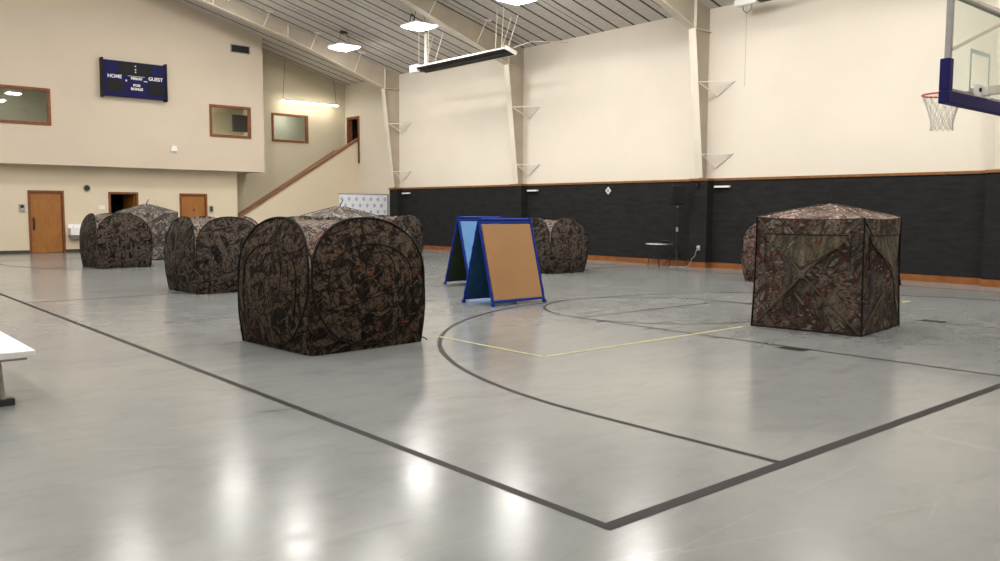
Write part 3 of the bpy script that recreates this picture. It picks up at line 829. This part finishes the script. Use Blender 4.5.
# ------------------------------------------------------------------ things on the far walls
v = thing('air_vent', 'dark louvred air vent high on the balcony wall near the roof', 'vent', (11.1, YBAL-.01, 7.80))
fr = MB()
for a in ((-.40, .40, .13, .16), (-.40, .40, -.16, -.13), (-.40, -.36, -.13, .13), (.36, .40, -.13, .13)): fr.box(a[0], a[1], -.02, .01, a[2], a[3])
fr.build('frame', M['grey'], v)
lv_ = MB()
for k in range(7): lv_.box(-.36, .36, -.012, .004, -.125+k*.037, -.105+k*.037)
lv_.build('louvres', M['darkgrey'], v)
MB().box(-.36, .36, .004, .009, -.13, .13).build('backing', M['black'], v)

k = thing('wall_lamp', 'small cream wall lamp low on the balcony wall', 'lamp', (8.42, YBAL, 3.80))
MB().prism([(-.13, -.09), (.13, -.09), (.09, .10), (-.09, .10)], -.07, 0).build('shade', M['white'], k)
MB().box(-.06, .06, -.02, 0, .10, .13).build('mount', M['white_dull'], k)

k = thing('wall_clock', 'small round grey wall clock above the drinking fountain', 'clock', (5.50, YLOW, 2.29))
rm_ = Matrix.Rotation(R(90), 4, 'X')
MB().lathe([(.0, 0), (.12, 0), (.12, .04), (.10, .045), (.095, .03)], seg=28, mat=rm_).build('rim', M['grey'], k)
MB().lathe([(.0, .031), (.097, .031), (.097, .03)], seg=28, mat=rm_).build('face', M['darkgrey'], k)
hd = MB(); hd.bar((0, -.035, 0), (0, -.035, .08), .012, .004); hd.bar((0, -.035, 0), (.05, -.035, -.02), .012, .004); hd.build('hands', M['black'], k)

k = thing('drinking_fountain', 'white wall-mounted drinking fountain right of the first door', 'fountain', (5.06, YLOW, .5))
bd = MB(); bd.prism([(-.24, .12), (.24, .12), (.24, .36), (-.24, .36)], -.42, 0); bd.build('basin', M['white'], k)
MB().box(-.24, .24, -.06, 0, .36, .50, .01).build('back_panel', M['white'], k)
MB().prism([(-.20, .0), (.20, .0), (.22, .12), (-.22, .12)], -.30, 0).build('skirt', M['grey'], k)
MB().tube([(-.1, -.18, .36), (-.1, -.18, .41), (-.1, -.24, .43)], .012, 8).build('spout', M['chrome'], k)

k = thing('wall_control', 'small grey control box left of the first orange door', 'wall control', (3.41, YLOW, 1.57))
MB().box(-.09, .09, -.05, 0, -.13, .13, .01).build('case', M['grey'], k)
MB().box(-.05, .05, -.056, -.05, .0, .09).build('screen', M['black'], k)
k = thing('wall_control', 'small grey control box right of the third orange door', 'wall control', (10.03, YLOW, 1.57))
MB().box(-.08, .08, -.05, 0, -.12, .12, .01).build('case', M['grey'], k)
MB().box(-.05, .05, -.056, -.05, -.09, .09).build('screen', M['darkgrey'], k)
k = thing('light_switch', 'white light switch plate left of the open doorway', 'switch', (5.99, YLOW, 1.60))
MB().box(-.10, .10, -.012, 0, -.065, .065, .004).build('plate', M['white'], k)
s_ = MB(); s_.box(-.05, -.025, -.022, -.012, -.02, .02); s_.box(.025, .05, -.022, -.012, -.02, .02); s_.build('toggle', M['white'], k)

# hanging strip light over the stairs
k = thing('strip_light', 'long lit strip light hanging over the staircase', 'strip light', (14.81, 30.60, 6.15))
MB().box(-1.36, 1.36, -.06, .06, .015, .07, .008).build('housing', M['white'], k)
MB().box(-1.34, 1.34, -.05, .05, -.03, .015, .01).build('tube', M['tube'], k)
for sx_ in (-1.28, 1.28):
    MB().tube([(sx_, 0, .07), (sx_*.9, -.01, roof(14.81+sx_*.9)-6.15-.005)], .008, 6).build('cord', M['darkgrey'], k)

# interior of the rooms behind the balcony windows
for (x, y, w_) in ((3.2, 31.0, .6), (9.6, 31.0, .6), (14.6, 32.4, .35)):  # middle and right panels are added to brighten their rooms
    k = thing('ceiling_panel_light', 'lit ceiling panel %s upper window' % {3.2: 'seen through the left', 9.6: 'added to brighten the room behind the middle', 14.6: 'added to brighten the room behind the right'}[x], 'ceiling light', (x, y, 6.2))
    MB().box(-w_, w_, -.3, .3, -.03, 0).build('frame', M['white'], k)
    MB().box(-w_+.03, w_-.03, -.27, .27, -.035, -.03).build('diffuser', M['office_lamp'], k)
k = thing('wall_television', 'black television seen through the middle upper window', 'television', (11.62, 30.6, 5.06))
MB().box(-.33, .30, -.04, .04, -.34, .34, .01).build('screen', M['black'], k)
MB().box(.30, .309, -.03, .03, -.05, .05).build('wall_arm', M['blackmetal'], k)

# ------------------------------------------------------------------ white backdrop banner in the far corner
k = thing('backdrop_banner', 'white backdrop banner with rows of pale grey emblems in the far corner', 'banner', (15.22, 26.98, 0))
MB().box(-1.13, 1.13, -.008, .008, .06, 2.19).build('sheet', plain('white_banner_cloth', (.72, .74, .80), .6, var=.03), k)
MB().box(1.14, 1.21, -.03, .03, 0, 2.20, .01).build('side_pole', M['grey'], k)
MB().box(-1.16, 1.16, -.02, .02, 2.19, 2.215).build('top_rail', M['chrome'], k)
MB().box(-1.16, 1.16, -.16, .16, 0, .05, .01).build('base', M['grey'], k)
em_mat = plain('grey_blue_print', (.33, .37, .47), .6)
em = MB(); cc = Vector((0, -.010, 0))
em.tube([cc + Vector((.05*math.cos(a*math.pi/6), 0, .05*math.sin(a*math.pi/6))) for a in range(12)], .012, 4, closed=True)
em.box(-.012, .012, -.0135, -.009, -.085, .085); em.box(-.03, .03, -.0135, -.009, -.075, -.055); em.box(-.07, .07, -.0135, -.009, -.008, .008)
sheet = [c for c in k.children if c.name.startswith('sheet')][0]
em = em.build('emblem', em_mat, sheet); first_e = True
for r_ in range(8):
    for c_ in range(7):
        x = -1.02 + c_*.34 + (.17 if r_ % 2 else 0); z = 2.0 - r_*.26
        if x > 1.05: continue
        e_ = em if first_e else em.copy()
        if not first_e: COL.objects.link(e_); e_.parent = sheet
        first_e = False; e_.location = (x, 0, z)

# ------------------------------------------------------------------ corner by the pilaster: loudspeaker, stool, outlet, cable
k = thing('speaker_stand', 'black tripod speaker stand beside the small round table', 'speaker stand', (16.12, 11.88, 0))
MB().tube([(0, 0, .22), (0, 0, 1.655)], .019, 10).build('pole', M['blackmetal'], k)
MB().tube([(0, 0, 1.00), (0, 0, 1.12)], .034, 10).build('collar', M['grey'], k)
MB().tube([(0, 0, .40), (0, 0, .52)], .036, 10).build('hub', M['blackmetal'], k)
for a in range(3):
    an = R(100 + 120*a); 
    lg = MB(); lg.tube([(0.02*math.cos(an), .02*math.sin(an), .48), (.42*math.cos(an), .42*math.sin(an), .015)], .013, 8)
    lg.tube([(.0, .0, .24), (.22*math.cos(an), .22*math.sin(an), .245)], .008, 6); lg.build('leg', M['blackmetal'], k)
s_ = thing('loudspeaker', 'black loudspeaker on top of the tripod stand', 'loudspeaker', (16.12, 11.88, 1.72), R(-42))
bx = MB(); bx.box(-.165, .165, -.16, .15, .02, .56, .02); bx.build('cabinet', M['black'], s_)
MB().box(-.15, .15, -.168, -.16, .05, .53, .004).build('grille', M['black'], s_)
MB().tube([(0, 0, -.06), (0, 0, .02)], .03, 10).build('socket', M['grey'], s_)

k = thing('side_table', 'small round dark-topped table left of the speaker stand', 'table', (16.12, 12.50, 0))
MB().lathe([(0, .615), (.37, .615), (.385, .63), (.38, .655), (0, .655)], seg=36).build('tabletop', plain('brown_laminate', (.10, .07, .06), .3), k)
MB().lathe([(.386, .622), (.392, .635), (.386, .648)], seg=36).build('edge_band', M['chrome'], k)
for a in range(4):
    an = R(40+90*a); MB().tube([(.25*math.cos(an), .25*math.sin(an), .615), (.31*math.cos(an), .31*math.sin(an), .0)], .013, 8).build('leg', M['blackmetal'], k)
k = thing('mixer', 'small black audio box on the round table', 'audio box', (16.22, 12.38, .656), R(-30))
MB().prism([(-.11, 0), (.11, 0), (.11, .05), (-.11, .07)], -.08, .08).build('case', M['black'], k)
kn = MB()
for i in range(4): kn.tube([(-.07+i*.045, -.03, .06), (-.07+i*.045, -.03, .075)], .009, 8)
kn.build('knob', M['grey'], k)
k = thing('wall_outlet', 'grey power outlet with plug on the pilaster beside the loudspeaker', 'outlet', (16.46, 11.38, .55))
MB().box(-.012, 0, -.045, .045, -.07, .07, .003).build('plate', M['grey'], k)
MB().box(-.06, -.012, -.03, .03, .0, .055, .005).build('plug', M['white_dull'], k)
pts = [(16.40, 11.38, .57), (16.36, 11.40, .45), (16.38, 11.45, .33), (16.33, 11.52, .24), (16.37, 11.58, .12), (16.32, 11.64, .02), (16.2, 11.68, .008), (16.13, 11.8, .008), (16.1, 12.1, .008)]
tag(MB().tube(pts, .009, 6).build('power_cord', M['grey']), 'grey power cord hanging from the pilaster outlet down to the speaker stand', 'cord')
k = thing('wall_sign', 'pale diamond shaped plate on the dark wainscot', 'sign', (XW-.03, 15.03, 2.20))
m_ = MB(); m_.box(-.012, 0, -.085, .085, -.085, .085, .003, mat=Matrix.Rotation(R(45), 4, 'X')); m_.build('plate', M['white_dull'], k)
m_ = MB(); m_.box(-.015, -.012, -.05, .05, -.05, .05, 0, mat=Matrix.Rotation(R(45), 4, 'X')); m_.build('inner_plate', M['grey'], k)
k = thing('wall_box', 'small black box under the rail on the pilaster', 'box', (16.46, 11.46, 2.30))
MB().box(-.05, 0, -.05, .05, -.07, .07, .005).build('case', M['black'], k)
MB().box(-.056, -.05, -.02, .02, -.02, .02).build('lens', M['darkgrey'], k)

# ------------------------------------------------------------------ radiant heater
k = thing('radiant_heater', 'long suspended radiant tube heater with white hood and dark underside', 'heater', (14.55, 19.7, 6.5))
hd = MB()
prof = [(-.20, -.02), (-.20, .07), (-.10, .15), (.10, .15), (.20, .07), (.20, -.02), (.185, -.02), (.185, .06), (.09, .135), (-.09, .135), (-.185, .06), (-.185, -.02)]
prof = [(x*1.25, z*.62) for x, z in prof]; hd.prism(prof, -2.45, 2.30); hd = hd.build('hood', M['white'], k); TL = R(17); hd.rotation_euler = (0, TL, 0)
o_ = MB().box(-.232, .232, -2.44, 2.29, -.008, .0).build('reflector', M['darkgrey'], k); o_.rotation_euler = (0, TL, 0)
MB().tube([(0, -2.40, -.03), (0, 2.3, -.03)], .035, 12).build('burner_tube', M['darkgrey'], k)
MB().box(-.16, .16, 2.31, 2.78, -.06, .20, .01).build('burner_box', M['white'], k)
o_ = MB().box(-.25, .25, -2.50, -2.46, -.02, .10, .004).build('end_plate', M['white_dull'], k); o_.rotation_euler = (0, TL, 0)
MB().tube([(.0, 2.0, .08), (.0, 2.0, roof(14.55)-6.5)], .055, 12).build('flue_pipe', M['white'], k)
for yy in (-2.2, -1.9, 1.7, 2.25):
    for sx_ in (-1, 1):
        MB().tube([(sx_*.12, yy, .08), (sx_*.3-.05, yy-.35, roof(14.5+sx_*.3)-6.5-.005)], .014, 5).build('hanger_wire', M['steel'], k)
tag(MB().tube([(14.55, 17.10, 6.60), (15.2, 16.9, 6.85), (XW, 16.9, 7.02)], .014, 6).build('gas_pipe', M['steel']), 'thin cream pipe running from the heater end to the right wall', 'pipe')

# ------------------------------------------------------------------ high bay lights
def high_bay():
    t = thing('high_bay_light', 'x', 'high bay light', (0, 0, 0), 0, 'square high bay lights hanging from the roof')
    db_ = MB(); db_.lathe([(.0, -.125), (.28, -.108), (.50, -.05), (.60, .0), (0, .001)], seg=4, mat=Matrix.Rotation(R(45), 4, 'Z')); db_.build('diffuser', M['lamp'], t)
    MB().box(-.44, .44, -.44, .44, .004, .055, .008).build('housing', M['white'], t)
    MB().box(-.12, .12, -.08, .08, .055, .13, .01).build('driver_box', M['darkgrey'], t)
    for sx_ in (-1, 1):
        MB().tube([(sx_*.28, 0, .055), (sx_*.12, 0, .50)], .008, 6).build('hanger_wire', M['darkgrey'], t)
    MB().box(-.16, .16, -.03, .03, .49, .57, .005).build('hanger_bar', M['darkgrey'], t)
    return t
proto = high_bay(); first = True
rows = [(13.1, [24.79-4.75*i for i in range(7)]), (8.9, [24.9-4.7*i for i in range(7)]), (4.7, [23.4-4.7*i for i in range(6)]), (0.2, [23.4-4.7*i for i in range(6)]), (-4.5, [23.4-4.7*i for i in range(6)])]  # lights past those reflected in the floor are unseen, added to light the hall
nm = ['in the far corner above the staircase', 'above the far end of the tube heater', 'near the tube heater, cut by the photo edge']
for ri, (x, ys) in enumerate(rows):
    for i, y in enumerate(ys):
        o = proto if first else copy_tree(proto); first = False
        o.location = (x, y, roof(x) - (.58 if ri == 0 else .52)); o.location.x -= .25 if ri == 1 else 0; o.location.z += .03 if ri == 1 else 0
        if ri == 0 and i < 3: o['label'] = 'bright square high bay light ' + nm[i]
        else: o['label'] = 'square high bay light overhead, out of view'
# cable loop by the second light
pts = []
for i in range(40):
    a = i*2*math.pi/13; pts.append((13.2+.02*math.sin(i), 20.6+.13*math.cos(a), 8.0-.5+.36-.0+.13*math.sin(a)))
cc = MB().tube([(13.2, 20.6, roof(13.2)-.01), (13.2, 20.62, 7.95)] + pts, .011, 6)
tag(cc.build('cable_coil', M['black']), 'coiled black cable hanging beside the middle high bay light', 'cable')
# hanging sensor unit with pull cord near the top edge
k = thing('ceiling_projector', 'white unit with a black cable loop under the roof at the top edge', 'ceiling unit', (16.2, 9.85, 6.86))
MB().box(-.16, .16, -.32, .32, .0, .16, .015).build('housing', M['white'], k)
MB().box(-.10, .10, -.86, -.34, .03, .10, .01).build('bracket', M['darkgrey'], k)
MB().tube([(0, .15, 0), (0, .14, -.10), (0, .03, -.19), (0, -.08, -.10), (0, -.10, 0)], .012, 6).build('cable_loop', M['darkgrey'], k)
MB().tube([(.0, .04, .0), (.0, .04, -2.05)], .006, 5).build('pull_cord', M['grey'], k)
MB().tube([(0, 0, .16), (0, 0, roof(16.2)-6.86)], .015, 6).build('stem', M['grey'], k)

# ------------------------------------------------------------------ camera, world, look
cam = bpy.data.cameras.new('camera'); co = bpy.data.objects.new('camera', cam); COL.objects.link(co)
yaw, pitch, roll = .712962746, -.0835674586, .00508011505
F = Vector((math.sin(yaw)*math.cos(pitch), math.cos(yaw)*math.cos(pitch), math.sin(pitch)))
Rt = Vector((math.cos(yaw), -math.sin(yaw), 0)); U = Rt.cross(F)
c_, s_ = math.cos(roll), math.sin(roll)
R2 = Rt*c_ + U*s_; U2 = U*c_ - Rt*s_
mw = Matrix.Identity(4)
for i in range(3): mw[i][0] = R2[i]; mw[i][1] = U2[i]; mw[i][2] = -F[i]
mw[0][3], mw[1][3], mw[2][3] = -3.07255276, -2.72331630, 1.57282146
co.matrix_world = mw
cam.sensor_width = 36; cam.lens = 839.025*36/1000; cam.clip_end = 200; cam.clip_start = .05
SC.camera = co
w = bpy.data.worlds.new('world'); SC.world = w; w.use_nodes = True
w.node_tree.nodes['Background'].inputs[0].default_value = (.8, .85, 1, 1); w.node_tree.nodes['Background'].inputs[1].default_value = .3
SC.view_settings.view_transform = 'Standard'; SC.view_settings.look = 'None'; SC.view_settings.exposure = 0.0
SC.cycles.use_denoising = True
SC.cycles.sample_clamp_indirect = 8
